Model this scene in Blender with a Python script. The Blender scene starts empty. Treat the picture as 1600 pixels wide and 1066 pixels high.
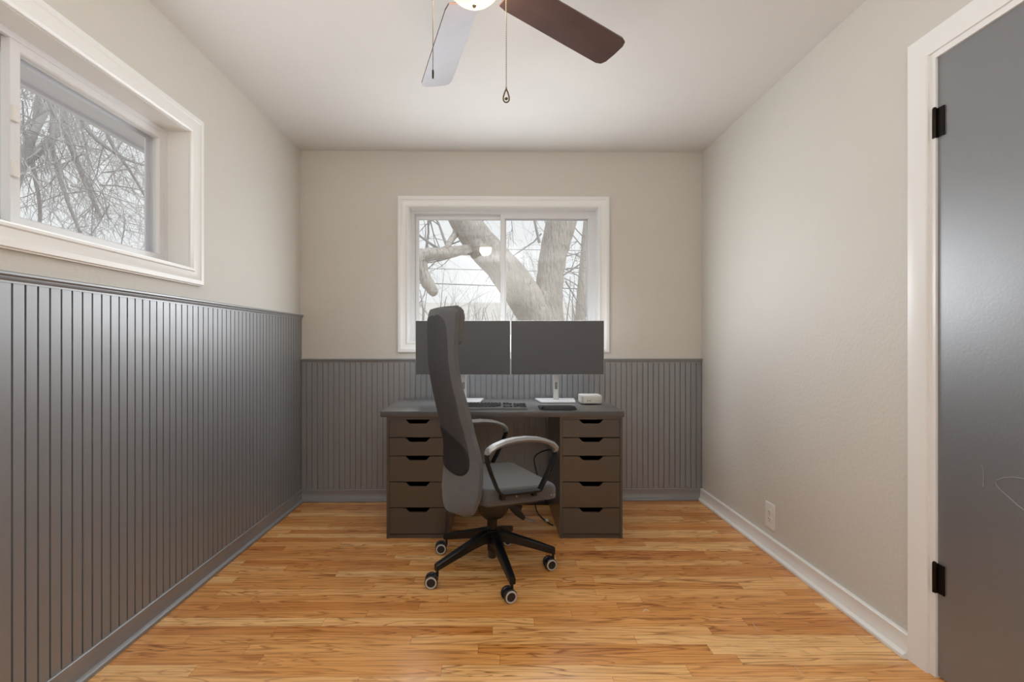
import bpy, bmesh, math, random
from mathutils import Vector, Matrix
random.seed(7)
S = bpy.context.scene
COL = S.collection
PI = math.pi
F, HC, VX, VY = 743.0, 1.122, 774.0, 537.0     # focal length in pixels, camera height, vanishing point


def P(px, py, d):
    return Vector(((px - VX) * d / F, d, HC - (py - VY) * d / F))


# ------------------------------------------------------------------ mesh builder
class MB:
    def __init__(s):
        s.v, s.f = [], []

    def add(s, vs, fs):
        b = len(s.v)
        s.v += [tuple(p) for p in vs]
        s.f += [tuple(b + i for i in q) for q in fs]
        return s

    def box(s, x0, x1, y0, y1, z0, z1):
        vs = [(x, y, z) for z in (z0, z1) for y in (y0, y1) for x in (x0, x1)]
        return s.add(vs, [(0, 2, 3, 1), (4, 5, 7, 6), (0, 1, 5, 4), (2, 6, 7, 3), (0, 4, 6, 2), (1, 3, 7, 5)])

    def loft(s, rings, closed=True, cap=True):
        n = len(rings[0]); vs = [p for r in rings for p in r]; fs = []
        for i in range(len(rings) - 1):
            for j in range(n if closed else n - 1):
                k = (j + 1) % n
                fs.append((i * n + j, i * n + k, (i + 1) * n + k, (i + 1) * n + j))
        if cap:
            fs.append(tuple(reversed(range(n))))
            fs.append(tuple((len(rings) - 1) * n + j for j in range(n)))
        return s.add(vs, fs)

    def rrslab(s, cx, cy, w, d, r, z0, z1, rt=.003, rb=.003, seg=5, cs=8):
        """rounded-rectangle slab with rounded upper and lower edges"""
        def ring(ins, z):
            rr = max(r - ins, .0004); hw, hd = w / 2 - ins, d / 2 - ins
            out = []
            for qx, qy, a0 in ((1, 1, 0), (-1, 1, PI / 2), (-1, -1, PI), (1, -1, 1.5 * PI)):
                for k in range(cs + 1):
                    a = a0 + k / cs * PI / 2
                    out.append((cx + qx * (hw - rr) + rr * math.cos(a), cy + qy * (hd - rr) + rr * math.sin(a), z))
            return out
        rings = []
        for k in range(seg + 1):
            a = k / seg * PI / 2
            rings.append(ring(rb * (1 - math.sin(a)), z0 + rb * (1 - math.cos(a))))
        for k in range(seg + 1):
            a = k / seg * PI / 2
            rings.append(ring(rt * (1 - math.cos(a)), z1 - rt * (1 - math.sin(a))))
        return s.loft(rings)

    def tube(s, pts, rad, n=10, cap=True):
        pts = [Vector(p) for p in pts]
        rads = rad if isinstance(rad, (list, tuple)) else [rad] * len(pts)
        rings = []; ref = None
        for i, p in enumerate(pts):
            t = (pts[min(i + 1, len(pts) - 1)] - pts[max(i - 1, 0)]).normalized()
            if ref is None:
                ref = Vector((0, 0, 1)) if abs(t.z) < .9 else Vector((1, 0, 0))
            u = (ref - t * ref.dot(t)).normalized(); ref = u
            w = t.cross(u)
            rings.append([p + (u * math.cos(2 * PI * k / n) + w * math.sin(2 * PI * k / n)) * rads[i] for k in range(n)])
        return s.loft(rings, True, cap)

    def strap(s, pts, side, half_w, half_t, ch=.3):
        """closed or open flat bar swept along pts; side = width direction; half_w, half_t may be lists"""
        pts = [Vector(p) for p in pts]; side = Vector(side).normalized(); n = len(pts)
        hw = half_w if isinstance(half_w, (list, tuple)) else [half_w] * n
        ht = half_t if isinstance(half_t, (list, tuple)) else [half_t] * n
        rings = []
        for i, p in enumerate(pts):
            t = (pts[min(i + 1, n - 1)] - pts[max(i - 1, 0)]).normalized()
            nn = t.cross(side).normalized()
            c = ch * ht[i]
            rings.append([p + side * a + nn * b for a, b in (
                (hw[i] - c, ht[i]), (hw[i], ht[i] - c), (hw[i], -ht[i] + c), (hw[i] - c, -ht[i]),
                (-hw[i] + c, -ht[i]), (-hw[i], -ht[i] + c), (-hw[i], ht[i] - c), (-hw[i] + c, ht[i]))])
        return s.loft(rings)

    def lathe(s, prof, c=(0, 0, 0), n=32, axis='z', cap=True):
        rings = []
        for r, h in prof:
            ring = []
            for k in range(n):
                a = 2 * PI * k / n
                q = (r * math.cos(a), r * math.sin(a), h)
                if axis == 'y': q = (q[0], q[2], q[1])
                if axis == 'x': q = (q[2], q[0], q[1])
                ring.append((c[0] + q[0], c[1] + q[1], c[2] + q[2]))
            rings.append(ring)
        return s.loft(rings, True, cap)

    def extr(s, prof, x0, x1):
        """closed (y,z) profile extruded along x"""
        return s.loft([[(x, y, z) for y, z in prof] for x in (x0, x1)])

    def prism(s, poly, y0, y1):
        """(x,z) outline extruded along y"""
        return s.loft([[(x, y, z) for x, z in poly] for y in (y0, y1)])

    def ring(s, x0, x1, z0, z1, prof):
        """mitred rectangular frame; prof = closed list of (offset outward from the opening, y)"""
        cs = [[(x0 - o, y, z0 - o), (x1 + o, y, z0 - o), (x1 + o, y, z1 + o), (x0 - o, y, z1 + o)] for o, y in prof]
        n = len(prof); vs = [p for c in cs for p in c]; fs = []
        for i in range(n):
            j = (i + 1) % n
            for k in range(4):
                m = (k + 1) % 4
                fs.append((i * 4 + k, i * 4 + m, j * 4 + m, j * 4 + k))
        return s.add(vs, fs)

    def build(s, name, mat, parent=None, frame=None, smooth=35, **props):
        me = bpy.data.meshes.new(name)
        me.from_pydata(s.v, [], s.f)
        bm = bmesh.new(); bm.from_mesh(me)
        bmesh.ops.remove_doubles(bm, verts=bm.verts, dist=1e-6)
        bmesh.ops.recalc_face_normals(bm, faces=bm.faces)
        for f in bm.faces: f.smooth = True
        lim = math.radians(smooth)
        for e in bm.edges:
            e.smooth = len(e.link_faces) == 2 and e.calc_face_angle(4) < lim
        bm.to_mesh(me); bm.free()
        me.materials.append(mat)
        o = bpy.data.objects.new(name, me); COL.objects.link(o)
        if parent: o.parent = parent
        if frame:
            o.location = frame[0]; o.rotation_euler = (0, 0, frame[1])
        for k, v in props.items(): o[k] = v
        return o


def thing(name, label, cat, loc=(0, 0, 0), rz=0, group=None, kind=None):
    o = bpy.data.objects.new(name, None); COL.objects.link(o)
    o.location = loc; o.rotation_euler = (0, 0, rz); o.empty_display_size = .05
    o['label'] = label; o['category'] = cat
    if group: o['group'] = group
    if kind: o['kind'] = kind
    return o


def kids(o):
    return [c for c in COL.objects if c.parent == o]


def copy_tree(o, parent=None):
    c = o.copy(); COL.objects.link(c)
    if parent: c.parent = parent
    for ch in kids(o): copy_tree(ch, c)
    return c


# ------------------------------------------------------------------ materials
def srgb(r, g, b):
    f = lambda c: (c / 255) / 12.92 if c / 255 <= .04045 else ((c / 255 + .055) / 1.055) ** 2.4
    return (f(r), f(g), f(b), 1)


def new_mat(name):
    m = bpy.data.materials.new(name); m.use_nodes = True
    nt = m.node_tree
    return m, nt, nt.nodes['Principled BSDF']


def N(nt, t, **kw):
    n = nt.nodes.new(t)
    for k, v in kw.items():
        if k in n.inputs: n.inputs[k].default_value = v
        else: setattr(n, k, v)
    return n


def simple(name, col, rough=.5, metal=0, bump=None, var=None, coat=0, spec=.5, sheen=0, rvar=None, cior=1.5, stretch=None):
    """bump = (scale, strength, distance); var = (scale, amount); rvar = (scale, amount)"""
    m, nt, b = new_mat(name); L = nt.links.new
    b.inputs['Base Color'].default_value = col
    b.inputs['Roughness'].default_value = rough
    b.inputs['Metallic'].default_value = metal
    b.inputs['Coat Weight'].default_value = coat
    b.inputs['Coat Roughness'].default_value = rough
    b.inputs['Coat IOR'].default_value = cior
    b.inputs['Specular IOR Level'].default_value = spec
    b.inputs['Sheen Weight'].default_value = sheen
    tc = N(nt, 'ShaderNodeTexCoord')
    if bump:
        n = N(nt, 'ShaderNodeTexNoise', Scale=bump[0], Detail=3.0)
        if stretch:
            sm_ = N(nt, 'ShaderNodeMapping'); sm_.inputs['Scale'].default_value = stretch
            L(tc.outputs['Object'], sm_.inputs['Vector']); L(sm_.outputs[0], n.inputs['Vector'])
        else:
            L(tc.outputs['Object'], n.inputs['Vector'])
        bp = N(nt, 'ShaderNodeBump', Strength=bump[1], Distance=bump[2])
        L(n.outputs['Fac'], bp.inputs['Height']); L(bp.outputs['Normal'], b.inputs['Normal'])
    if var:
        n = N(nt, 'ShaderNodeTexNoise', Scale=var[0], Detail=4.0)
        L(tc.outputs['Object'], n.inputs['Vector'])
        mx = N(nt, 'ShaderNodeMix', data_type='RGBA')
        lo = [c * (1 - var[1]) for c in col[:3]] + [1]; hi = [min(1, c * (1 + var[1])) for c in col[:3]] + [1]
        mx.inputs[6].default_value = lo; mx.inputs[7].default_value = hi
        L(n.outputs['Fac'], mx.inputs[0]); L(mx.outputs[2], b.inputs['Base Color'])
    if rvar:
        n = N(nt, 'ShaderNodeTexNoise', Scale=rvar[0], Detail=4.0)
        L(tc.outputs['Object'], n.inputs['Vector'])
        mr = N(nt, 'ShaderNodeMapRange')
        mr.inputs[1].default_value = .3; mr.inputs[2].default_value = .7
        mr.inputs[3].default_value = rough - rvar[1]; mr.inputs[4].default_value = rough + rvar[1]
        L(n.outputs['Fac'], mr.inputs[0]); L(mr.outputs[0], b.inputs['Roughness'])
    return m


M = {}
M['wall'] = simple('plaster_greige', srgb(208, 204, 196), .6, bump=(70, .5, .004), var=(3, .02))
M['ceil'] = simple('ceiling_paint', srgb(218, 216, 212), .7, bump=(150, .25, .003), var=(2, .02))
M['white'] = simple('white_gloss_paint', srgb(236, 236, 234), .35, bump=(30, .05, .002))
M['vinyl'] = simple('white_vinyl', srgb(226, 226, 228), .3)
M['char'] = simple('charcoal_gloss_paint', srgb(116, 118, 122), .46, bump=(14, .16, .006), rvar=(5, .09), coat=1, cior=2.2)
M['door'] = simple('charcoal_door_paint', srgb(98, 100, 104), .42, bump=(120, .3, .0025), rvar=(4, .06), coat=1, cior=2.2)
M['iron'] = simple('dark_bronze', srgb(38, 30, 25), .45, .8, bump=(90, .3, .002))
M['plastic_white'] = simple('white_plastic', srgb(228, 226, 222), .35)
M['slot'] = simple('dark_slot', srgb(40, 40, 40), .6)
M['blackbrown'] = simple('black_brown_wood', srgb(42, 39, 38), .34, bump=(60, .08, .002), var=(9, .15), coat=1, cior=1.8)
M['desk'] = simple('desk_black_brown', srgb(66, 65, 65), .36, bump=(90, .08, .001), var=(9, .1), coat=1, cior=1.65)
M['drawer_in'] = simple('drawer_interior', srgb(24, 22, 20), .7)
M['screen'] = simple('matte_screen', srgb(84, 85, 89), .45, spec=.6)
M['silver'] = simple('silver_plastic', srgb(205, 205, 205), .35, .25)
M['alu'] = simple('bead_blasted_aluminium', srgb(214, 212, 208), .38, .35)
M['grey_slot'] = simple('grey_plastic', srgb(120, 120, 122), .5)
M['black'] = simple('black_plastic', srgb(32, 32, 33), .4, bump=(200, .1, .001))
M['keys'] = simple('keycap_plastic', srgb(44, 44, 46), .38)
M['kbframe'] = simple('keyboard_frame_grey', srgb(128, 128, 130), .4)
M['pad'] = simple('mouse_pad_cloth', srgb(46, 46, 48), .6, bump=(600, .2, .001))
M['fabric'] = simple('grey_woven_fabric', srgb(92, 92, 94), .85, bump=(700, .5, .0015), var=(14, .14), sheen=.2)
M['mesh'] = simple('dark_back_mesh', srgb(68, 68, 70), .75, bump=(900, .6, .001), var=(30, .1))
M['lumbar'] = simple('black_lumbar_mesh', srgb(34, 34, 36), .75, bump=(900, .6, .001))
M['seat'] = simple('charcoal_seat_fabric', srgb(78, 77, 77), .72, bump=(700, .4, .0015), var=(10, .1), sheen=.25)
M['frame_black'] = simple('black_powder_coat', srgb(24, 24, 26), .32, .3, bump=(300, .1, .001))
M['arm_pad'] = simple('arm_pad_polished', srgb(150, 150, 150), .32, .4)
M['ring'] = simple('wheel_ring_grey', srgb(196, 192, 184), .5)
M['steel'] = simple('brushed_steel', srgb(190, 188, 184), .3, 1)
M['blade'] = simple('walnut_blade', srgb(92, 70, 65), .34, bump=(40, .05, .001), var=(14, .3), coat=.12, spec=.4)
M['bronze'] = simple('oil_rubbed_bronze', srgb(52, 40, 32), .38, .7)
M['brass'] = simple('aged_brass', srgb(112, 98, 70), .4, .9)
M['bark'] = simple('grey_bark', srgb(196, 190, 184), .95, bump=(9, 1.0, .06), var=(24, .16), stretch=(3, 3, .6))
M['twig'] = simple('twig_bark', srgb(178, 176, 178), .9)
M['soffit'] = simple('painted_soffit', srgb(228, 228, 240), .7)
M['siding'] = simple('pale_siding', srgb(214, 212, 208), .8)
M['roof'] = simple('grey_shingle', srgb(206, 203, 199), .9, bump=(20, .4, .03), var=(12, .2))
M['ground'] = simple('winter_lawn', srgb(186, 180, 168), .95, bump=(6, .5, .05), var=(2, .2))
M['scuff'] = simple('white_paint_scuff', srgb(214, 184, 150), .6)
M['chalk'] = simple('pale_scuff', srgb(150, 150, 151), .7)


def floor_mat():
    m, nt, b = new_mat('oak_strip_floor'); L = nt.links.new
    tc = N(nt, 'ShaderNodeTexCoord'); sp = N(nt, 'ShaderNodeSeparateXYZ'); L(tc.outputs['Object'], sp.inputs[0])

    def mth(op, a, bb=None, c=None):
        n = N(nt, 'ShaderNodeMath', operation=op)
        for i, x in enumerate((a, bb, c)):
            if x is None: continue
            if isinstance(x, (int, float)): n.inputs[i].default_value = x
            else: L(x, n.inputs[i])
        return n.outputs[0]
    W, LEN = .0572, .85
    ys = mth('DIVIDE', sp.outputs['Y'], W); row = mth('FLOOR', ys); fy = mth('FRACT', ys)
    wn = N(nt, 'ShaderNodeTexWhiteNoise', noise_dimensions='1D'); L(row, wn.inputs['W'])
    xs = mth('DIVIDE', mth('ADD', sp.outputs['X'], mth('MULTIPLY', wn.outputs['Value'], 5.3)), LEN)
    colm = mth('FLOOR', xs); fx = mth('FRACT', xs)
    cb = N(nt, 'ShaderNodeCombineXYZ'); L(row, cb.inputs[0]); L(colm, cb.inputs[1])
    w2 = N(nt, 'ShaderNodeTexWhiteNoise', noise_dimensions='2D'); L(cb.outputs[0], w2.inputs['Vector'])
    plank = w2.outputs['Value']; sc = N(nt, 'ShaderNodeSeparateColor'); L(w2.outputs['Color'], sc.inputs[0])
    # grain coordinates: stretched along the plank and shifted per plank
    gc = N(nt, 'ShaderNodeCombineXYZ')
    L(mth('ADD', mth('MULTIPLY', sp.outputs['X'], 1.0), mth('MULTIPLY', sc.outputs[0], 30)), gc.inputs[0])
    L(mth('ADD', mth('MULTIPLY', sp.outputs['Y'], 1.0), mth('MULTIPLY', sc.outputs[1], 9)), gc.inputs[1])
    mp = N(nt, 'ShaderNodeMapping'); mp.inputs['Scale'].default_value = (1.1, 12, 1); L(gc.outputs[0], mp.inputs['Vector'])
    big = N(nt, 'ShaderNodeTexNoise', Scale=1.6, Detail=2.0, Distortion=.6); L(mp.outputs[0], big.inputs['Vector'])
    # cathedral growth rings = contour lines of the stretched noise
    rings = mth('FRACT', mth('MULTIPLY', big.outputs['Fac'], 8.0))
    rg = N(nt, 'ShaderNodeValToRGB'); L(rings, rg.inputs[0])
    e = rg.color_ramp.elements
    e[0].position = 0; e[0].color = (0, 0, 0, 1); e[1].position = .62; e[1].color = (.12, .12, .12, 1)
    x = rg.color_ramp.elements.new(.86); x.color = (1, 1, 1, 1)
    x = rg.color_ramp.elements.new(1.0); x.color = (0, 0, 0, 1)
    mp2 = N(nt, 'ShaderNodeMapping'); mp2.inputs['Scale'].default_value = (3, 95, 1); L(gc.outputs[0], mp2.inputs['Vector'])
    fine = N(nt, 'ShaderNodeTexNoise', Scale=1.0, Detail=4.0); L(mp2.outputs[0], fine.inputs['Vector'])
    ramp = N(nt, 'ShaderNodeValToRGB'); L(plank, ramp.inputs[0])
    el = ramp.color_ramp.elements
    el[0].position = 0; el[0].color = srgb(*FLOOR_C[0]); el[1].position = 1; el[1].color = srgb(*FLOOR_C[3])
    for p_, c_ in ((.35, FLOOR_C[1]), (.7, FLOOR_C[2])):
        x = ramp.color_ramp.elements.new(p_); x.color = srgb(*c_)
    dark = N(nt, 'ShaderNodeMix', data_type='RGBA', blend_type='MULTIPLY'); L(ramp.outputs[0], dark.inputs[6])
    dark.inputs[7].default_value = (.36, .22, .11, 1)
    amt = mth('MULTIPLY', rg.outputs[0], mth('MULTIPLY_ADD', sc.outputs[2], .6, .35)); L(amt, dark.inputs[0])
    fm = N(nt, 'ShaderNodeMix', data_type='RGBA', blend_type='MULTIPLY'); L(dark.outputs[2], fm.inputs[6])
    fm.inputs[7].default_value = (.50, .34, .20, 1)
    mr = N(nt, 'ShaderNodeMapRange'); mr.inputs[1].default_value = .47; mr.inputs[2].default_value = .68
    mr.inputs[3].default_value = 0; mr.inputs[4].default_value = .62
    L(fine.outputs['Fac'], mr.inputs[0]); L(mr.outputs[0], fm.inputs[0])
    # narrow dark seams between strips and at butt ends
    ey = mth('MINIMUM', fy, mth('SUBTRACT', 1.0, fy)); sy = mth('LESS_THAN', ey, .014)
    ex = mth('MINIMUM', fx, mth('SUBTRACT', 1.0, fx)); sx = mth('LESS_THAN', ex, .0013)
    seam = mth('MAXIMUM', sy, sx)
    sm = N(nt, 'ShaderNodeMix', data_type='RGBA', blend_type='MULTIPLY'); L(fm.outputs[2], sm.inputs[6])
    sm.inputs[7].default_value = (.45, .36, .3, 1); L(mth('MULTIPLY', seam, .6), sm.inputs[0])
    L(sm.outputs[2], b.inputs['Base Color'])
    rn = N(nt, 'ShaderNodeTexNoise', Scale=3.0, Detail=3.0); L(tc.outputs['Object'], rn.inputs['Vector'])
    rr = N(nt, 'ShaderNodeMapRange'); rr.inputs[3].default_value = .17; rr.inputs[4].default_value = .30
    L(rn.outputs['Fac'], rr.inputs[0]); L(rr.outputs[0], b.inputs['Roughness'])
    b.inputs['Specular IOR Level'].default_value = .6
    bp = N(nt, 'ShaderNodeBump', Strength=.12, Distance=.002)
    L(mth('SUBTRACT', fine.outputs['Fac'], mth('MULTIPLY', seam, 1.5)), bp.inputs['Height']); L(bp.outputs['Normal'], b.inputs['Normal'])
    return m


FLOOR_C = [(210, 136, 68), (228, 160, 87), (240, 176, 104), (250, 200, 134)]
M['floor'] = floor_mat()


def glass_mat():
    m = bpy.data.materials.new('window_glass'); m.use_nodes = True; nt = m.node_tree
    nt.nodes.remove(nt.nodes['Principled BSDF']); L = nt.links.new
    out = nt.nodes['Material Output']
    tr = N(nt, 'ShaderNodeBsdfTransparent', Color=(.97, .98, .98, 1)); gl = N(nt, 'ShaderNodeBsdfGlossy', Roughness=.01)
    fr = N(nt, 'ShaderNodeFresnel', IOR=1.5); mx = N(nt, 'ShaderNodeMixShader')
    df = N(nt, 'ShaderNodeBsdfDiffuse', Color=(.9, .9, .9, 1)); m2 = N(nt, 'ShaderNodeMixShader')
    m2.inputs[0].default_value = .02
    ge = N(nt, 'ShaderNodeNewGeometry'); io = N(nt, 'ShaderNodeMath', operation='MULTIPLY_ADD')   # thin pane: no total reflection on leaving it
    io.inputs[1].default_value = 1 / 1.5 - 1.5; io.inputs[2].default_value = 1.5
    L(ge.outputs['Backfacing'], io.inputs[0]); L(io.outputs[0], fr.inputs['IOR'])
    L(fr.outputs[0], mx.inputs[0]); L(tr.outputs[0], mx.inputs[1]); L(gl.outputs[0], mx.inputs[2])
    L(mx.outputs[0], m2.inputs[1]); L(df.outputs[0], m2.inputs[2]); L(m2.outputs[0], out.inputs['Surface'])
    return m


M['glass'] = glass_mat()


def bowl_mat():
    m = bpy.data.materials.new('lit_frosted_glass'); m.use_nodes = True; nt = m.node_tree; L = nt.links.new
    nt.nodes.remove(nt.nodes['Principled BSDF']); out = nt.nodes['Material Output']
    em = N(nt, 'ShaderNodeEmission', Color=(1, .86, .66, 1), Strength=2.0)
    tr = N(nt, 'ShaderNodeBsdfTransparent', Color=(1, .95, .85, 1)); mx = N(nt, 'ShaderNodeMixShader')
    mx.inputs[0].default_value = .55
    L(em.outputs[0], mx.inputs[1]); L(tr.outputs[0], mx.inputs[2]); L(mx.outputs[0], out.inputs['Surface'])
    return m


M['bowl'] = bowl_mat()

# ------------------------------------------------------------------ the room
XL, XR, ZC, YF = -1.388, 1.482, 2.495, -0.95
FB = ((.05, 3.4025, 0), math.radians(.7))          # back wall: local x to the right, local y outward
FL = ((XL, 0, 0), PI / 2)                          # left wall: local x = world y, local y outward
FR = ((XR, 0, 0), -PI / 2)                         # right wall: local x = -world y, local y outward
TH = .17


def struct(mb, name, mat, label=None, frame=None, **k):
    o = mb.build(name, mat, None, frame, **k); o['kind'] = 'structure'
    if label: o['label'] = label
    return o


def wall_hole(x0, x1, z1, hx0, hx1, hz0, hz1):
    m = MB()
    m.box(x0, hx0, 0, TH, 0, z1); m.box(hx1, x1, 0, TH, 0, z1)
    if hz0 > 0: m.box(hx0, hx1, 0, TH, 0, hz0)
    m.box(hx0, hx1, 0, TH, hz1, z1)
    return m


fl = struct(MB().box(XL - .1, XR + .1, YF - .1, 3.55, -.06, 0), 'floor', M['floor'], 'golden brown oak strip floor')
struct(MB().box(XL - .2, XR + .2, YF - .2, 3.65, ZC, ZC + .1), 'ceiling', M['ceil'], 'off white textured ceiling')

def on_floor(px, py, z=.0006):
    d = F * HC / (py - VY)
    return Vector(((px - VX) * d / F, d, z))


for pts, rad in ((((1176, 974), (1181, 981), (1186, 988)), .0011), (((1201, 1000), (1208, 1008), (1214, 1015)), .0011), (((1242, 1042), (1249, 1050), (1256, 1057)), .0011),
                 (((1004, 956), (1009, 953), (1014, 955)), .0035), (((1182, 873), (1187, 874)), .0025)):
    sc_ = MB().tube([on_floor(*p) for p in pts], rad, 6)
    sc_.v = [(x, y, min(z, .0012)) for x, y, z in sc_.v]
    sc_.build('paint_scuff', M['scuff'], fl)

# openings (local coordinates of each wall)
bx0, bx1, bz0, bz1 = -.617 - .05, .737 - .05, 1.136, 2.094
lx0, lx1, lz0, lz1 = .80, 2.154, 1.467, 2.083
struct(wall_hole(-1.62, 1.62, ZC, bx0, bx1, bz0, bz1), 'wall_back', M['wall'], 'greige plaster end wall with a window', FB)
struct(wall_hole(YF, 3.42, ZC, lx0, lx1, lz0, lz1), 'wall_left', M['wall'], 'greige plaster left wall with a high window', FL)
DH0, DH1, DZ = 1.605, .835, 2.09
struct(wall_hole(-3.5, -YF, ZC, -DH0, -DH1, 0, DZ), 'wall_right', M['wall'], 'greige plaster right wall', FR)
struct(MB().box(XL - .2, XR + .2, YF - .14, YF, 0, ZC), 'wall_front', M['wall'], 'greige plaster wall behind the camera')

# beadboard wainscot
PITCH = .0386


def beadboard(x0, x1, z1, ph=0.0):
    pts = []; x = x0 - ((x0 - ph) % PITCH)
    pts.append((x0, -.010))
    x += PITCH
    while x < x1 - .004:
        pts += [(x - .0032, -.010), (x - .0026, -.0025), (x + .0026, -.0025), (x + .0032, -.010)]
        x += PITCH
    pts.append((x1, -.010)); pts.append((x1, 0)); pts.append((x0, 0))
    mb = MB(); mb.loft([[(a, b, z) for a, b in pts] for z in (.05, z1)])
    return mb


ZRB, ZRL = 1.015, 1.326
struct(beadboard(-1.45, 1.436, ZRB - .02), 'trim_1', M['char'], 'charcoal beadboard wainscot on the back wall', FB, smooth=10)
struct(beadboard(YF, 3.39, ZRL - .02, 1.356), 'trim_2', M['char'], 'charcoal beadboard wainscot on the left wall', FL, smooth=10)


def rail_prof(z):
    return [(0, z), (-.02, z), (-.024, z - .003), (-.024, z - .009), (-.017, z - .014), (-.016, z - .022), (-.0125, z - .026), (-.0125, z - .032), (0, z - .032)]


struct(MB().extr(rail_prof(ZRB), -1.45, 1.436), 'trim_3', M['char'], 'charcoal chair rail capping the back wainscot', FB)
struct(MB().extr(rail_prof(ZRL), YF, 3.385), 'trim_4', M['char'], 'charcoal chair rail capping the left wainscot', FL)


def base_prof(k=1.0, h=.082):
    p = [(0, 0), (-.034, 0), (-.036, .006), (-.034, .014), (-.027, .020), (-.021, .022)]
    for i in range(7):
        t = i / 6
        p.append((-.021 + .004 * math.sin(t * PI) + .004 * t, .022 + (h - .022) * t))
    p += [(-.014, h + .003), (0, h + .003)]
    return p


struct(MB().extr(base_prof(), -1.45, 1.44), 'baseboard_back', M['char'], 'charcoal baseboard of the back wall', FB)
struct(MB().extr(base_prof(), YF, 3.39), 'baseboard_left', M['char'], 'charcoal baseboard of the left wall', FL)
struct(MB().extr(base_prof(), -3.415, -DH0 - .085), 'baseboard_right', M['white'], 'white baseboard of the right wall', FR)

# ------------------------------------------------------------------ windows
CAS = [(0, .004), (0, -.014), (.006, -.019), (.014, -.019), (.018, -.013), (.03, -.015), (.05, -.020), (.054, -.024), (.072, -.024), (.076, -.018), (.078, -.018), (.078, .004)]


def window(name, label, fr, x0, x1, z0, z1, rec, latches):
    w = thing(name, label, 'window', fr[0], fr[1], kind='structure')
    MB().ring(x0, x1, z0, z1, CAS).build('casing', M['white'], w)
    MB().ring(x0, x1, z0, z1, [(-.002, .0), (-.002, rec + .07), (.02, rec + .07), (.02, .0)]).build('jamb', M['white'], w)
    # vinyl frame with two tracks
    a, b = x0 + .002, x1 - .002; c, d = z0 + .002, z1 - .002
    f = MB()
    f.ring(a, b, c, d, [(0, rec), (-.020, rec), (-.020, rec + .012), (-.012, rec + .014), (-.012, rec + .034), (-.026, rec + .036), (-.026, rec + .062), (0, rec + .062)])
    f.build('frame', M['vinyl'], w)
    mid = (x0 + x1) / 2
    # inner sliding sash (right half)
    sx0, sx1, sz0, sz1 = mid - .022, b - .014, c + .014, d - .014
    sw = .036
    sash = MB().ring(sx0 + sw, sx1 - sw, sz0 + sw, sz1 - sw,
                     [(0, rec + .008), (.004, rec + .003), (sw - .002, rec + .003), (sw, rec + .006), (sw, rec + .030), (0, rec + .030)]).build('sliding_sash', M['vinyl'], w)
    MB().box(sx0 + sw - .004, sx1 - sw + .004, rec + .016, rec + .020, sz0 + sw - .004, sz1 - sw + .004).build('glass_pane', M['glass'], sash)
    # outer fixed sash (left half)
    ox0, ox1 = a + .028, mid + .022; oz0, oz1 = c + .028, d - .028; ow = .022
    fx = MB().ring(ox0 + ow, ox1 - ow, oz0 + ow, oz1 - ow,
                   [(0, rec + .040), (ow, rec + .037), (ow, rec + .060), (0, rec + .060)]).build('fixed_sash', M['vinyl'], w)
    MB().box(ox0 + ow - .004, ox1 - ow + .004, rec + .046, rec + .050, oz0 + ow - .004, oz1 - ow + .004).build('glass_pane', M['glass'], fx)
    # outer screen channel seen through the sliding half
    MB().ring(a + .026, b - .026, c + .026, d - .026, [(0, rec + .062), (-.024, rec + .062), (-.024, rec + .069), (0, rec + .069)]).build('screen_channel', M['soffit'], w)
    for lz in latches:
        l = MB(); l.rrslab(0, 0, .024, .05, .006, 0, .012, .004, .002)
        l.v = [(sx0 + .010 + x, rec + .003 - z, lz + y) for x, y, z in l.v]
        l.build('latch', M['plastic_white'], w)
    return w


window('window_1', 'white sliding window in the back wall above the desk', FB, bx0, bx1, bz0, bz1, .085, [1.3])
window('window_2', 'white sliding window high in the left wall', FL, lx0, lx1, lz0, lz1, .095, [1.66, 1.83])

# ------------------------------------------------------------------ door on the right wall (local: x = -world y, y outward)
dr = thing('door_1', 'charcoal flush door on the right with two dark hinges', 'door', FR[0], FR[1], kind='structure')
MB().box(-DH0 + .0085, -DH1 - .0085, .004, .040, .008, DZ - .0085).build('door_panel', M['door'], dr)
for zc in (1.862, .335):
    h = MB()
    h.lathe([(.0, -.049), (.0065, -.049), (.0065, -.0165), (.0058, -.0165), (.0058, -.0155), (.0065, -.0155), (.0065, .0155), (.0058, .0155), (.0058, .0165), (.0065, .0165), (.0065, .049), (.004, .054), (0, .055)], (-DH0 + .006, -.005, zc), 14)
    h.box(-DH0 - .014, -DH0 + .006, -.0035, .0, zc - .049, zc + .049)
    h.box(-DH0 + .006, -DH0 + .034, -.001, .0035, zc - .049, zc + .049)
    h.build('hinge', M['iron'], dr)
# heart-like scuff and a few scratches on the door face
def on_door(px, py):
    d = F * XR / (px - VX)
    return Vector((-d, .0035, HC - (py - VY) * d / F))


hs = [(1602, 800), (1588, 790), (1572, 775), (1560, 765), (1554, 757), (1556, 751), (1566, 747), (1582, 746), (1602, 749)]
MB().tube([on_door(*p) for p in hs], .0011, 6).build('scuff_mark', M['chalk'], dr)
MB().tube([on_door(*p) for p in ((1531, 723), (1534, 733), (1535, 745), (1534, 760))], .0008, 6).build('scuff_mark', M['chalk'], dr)
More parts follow.
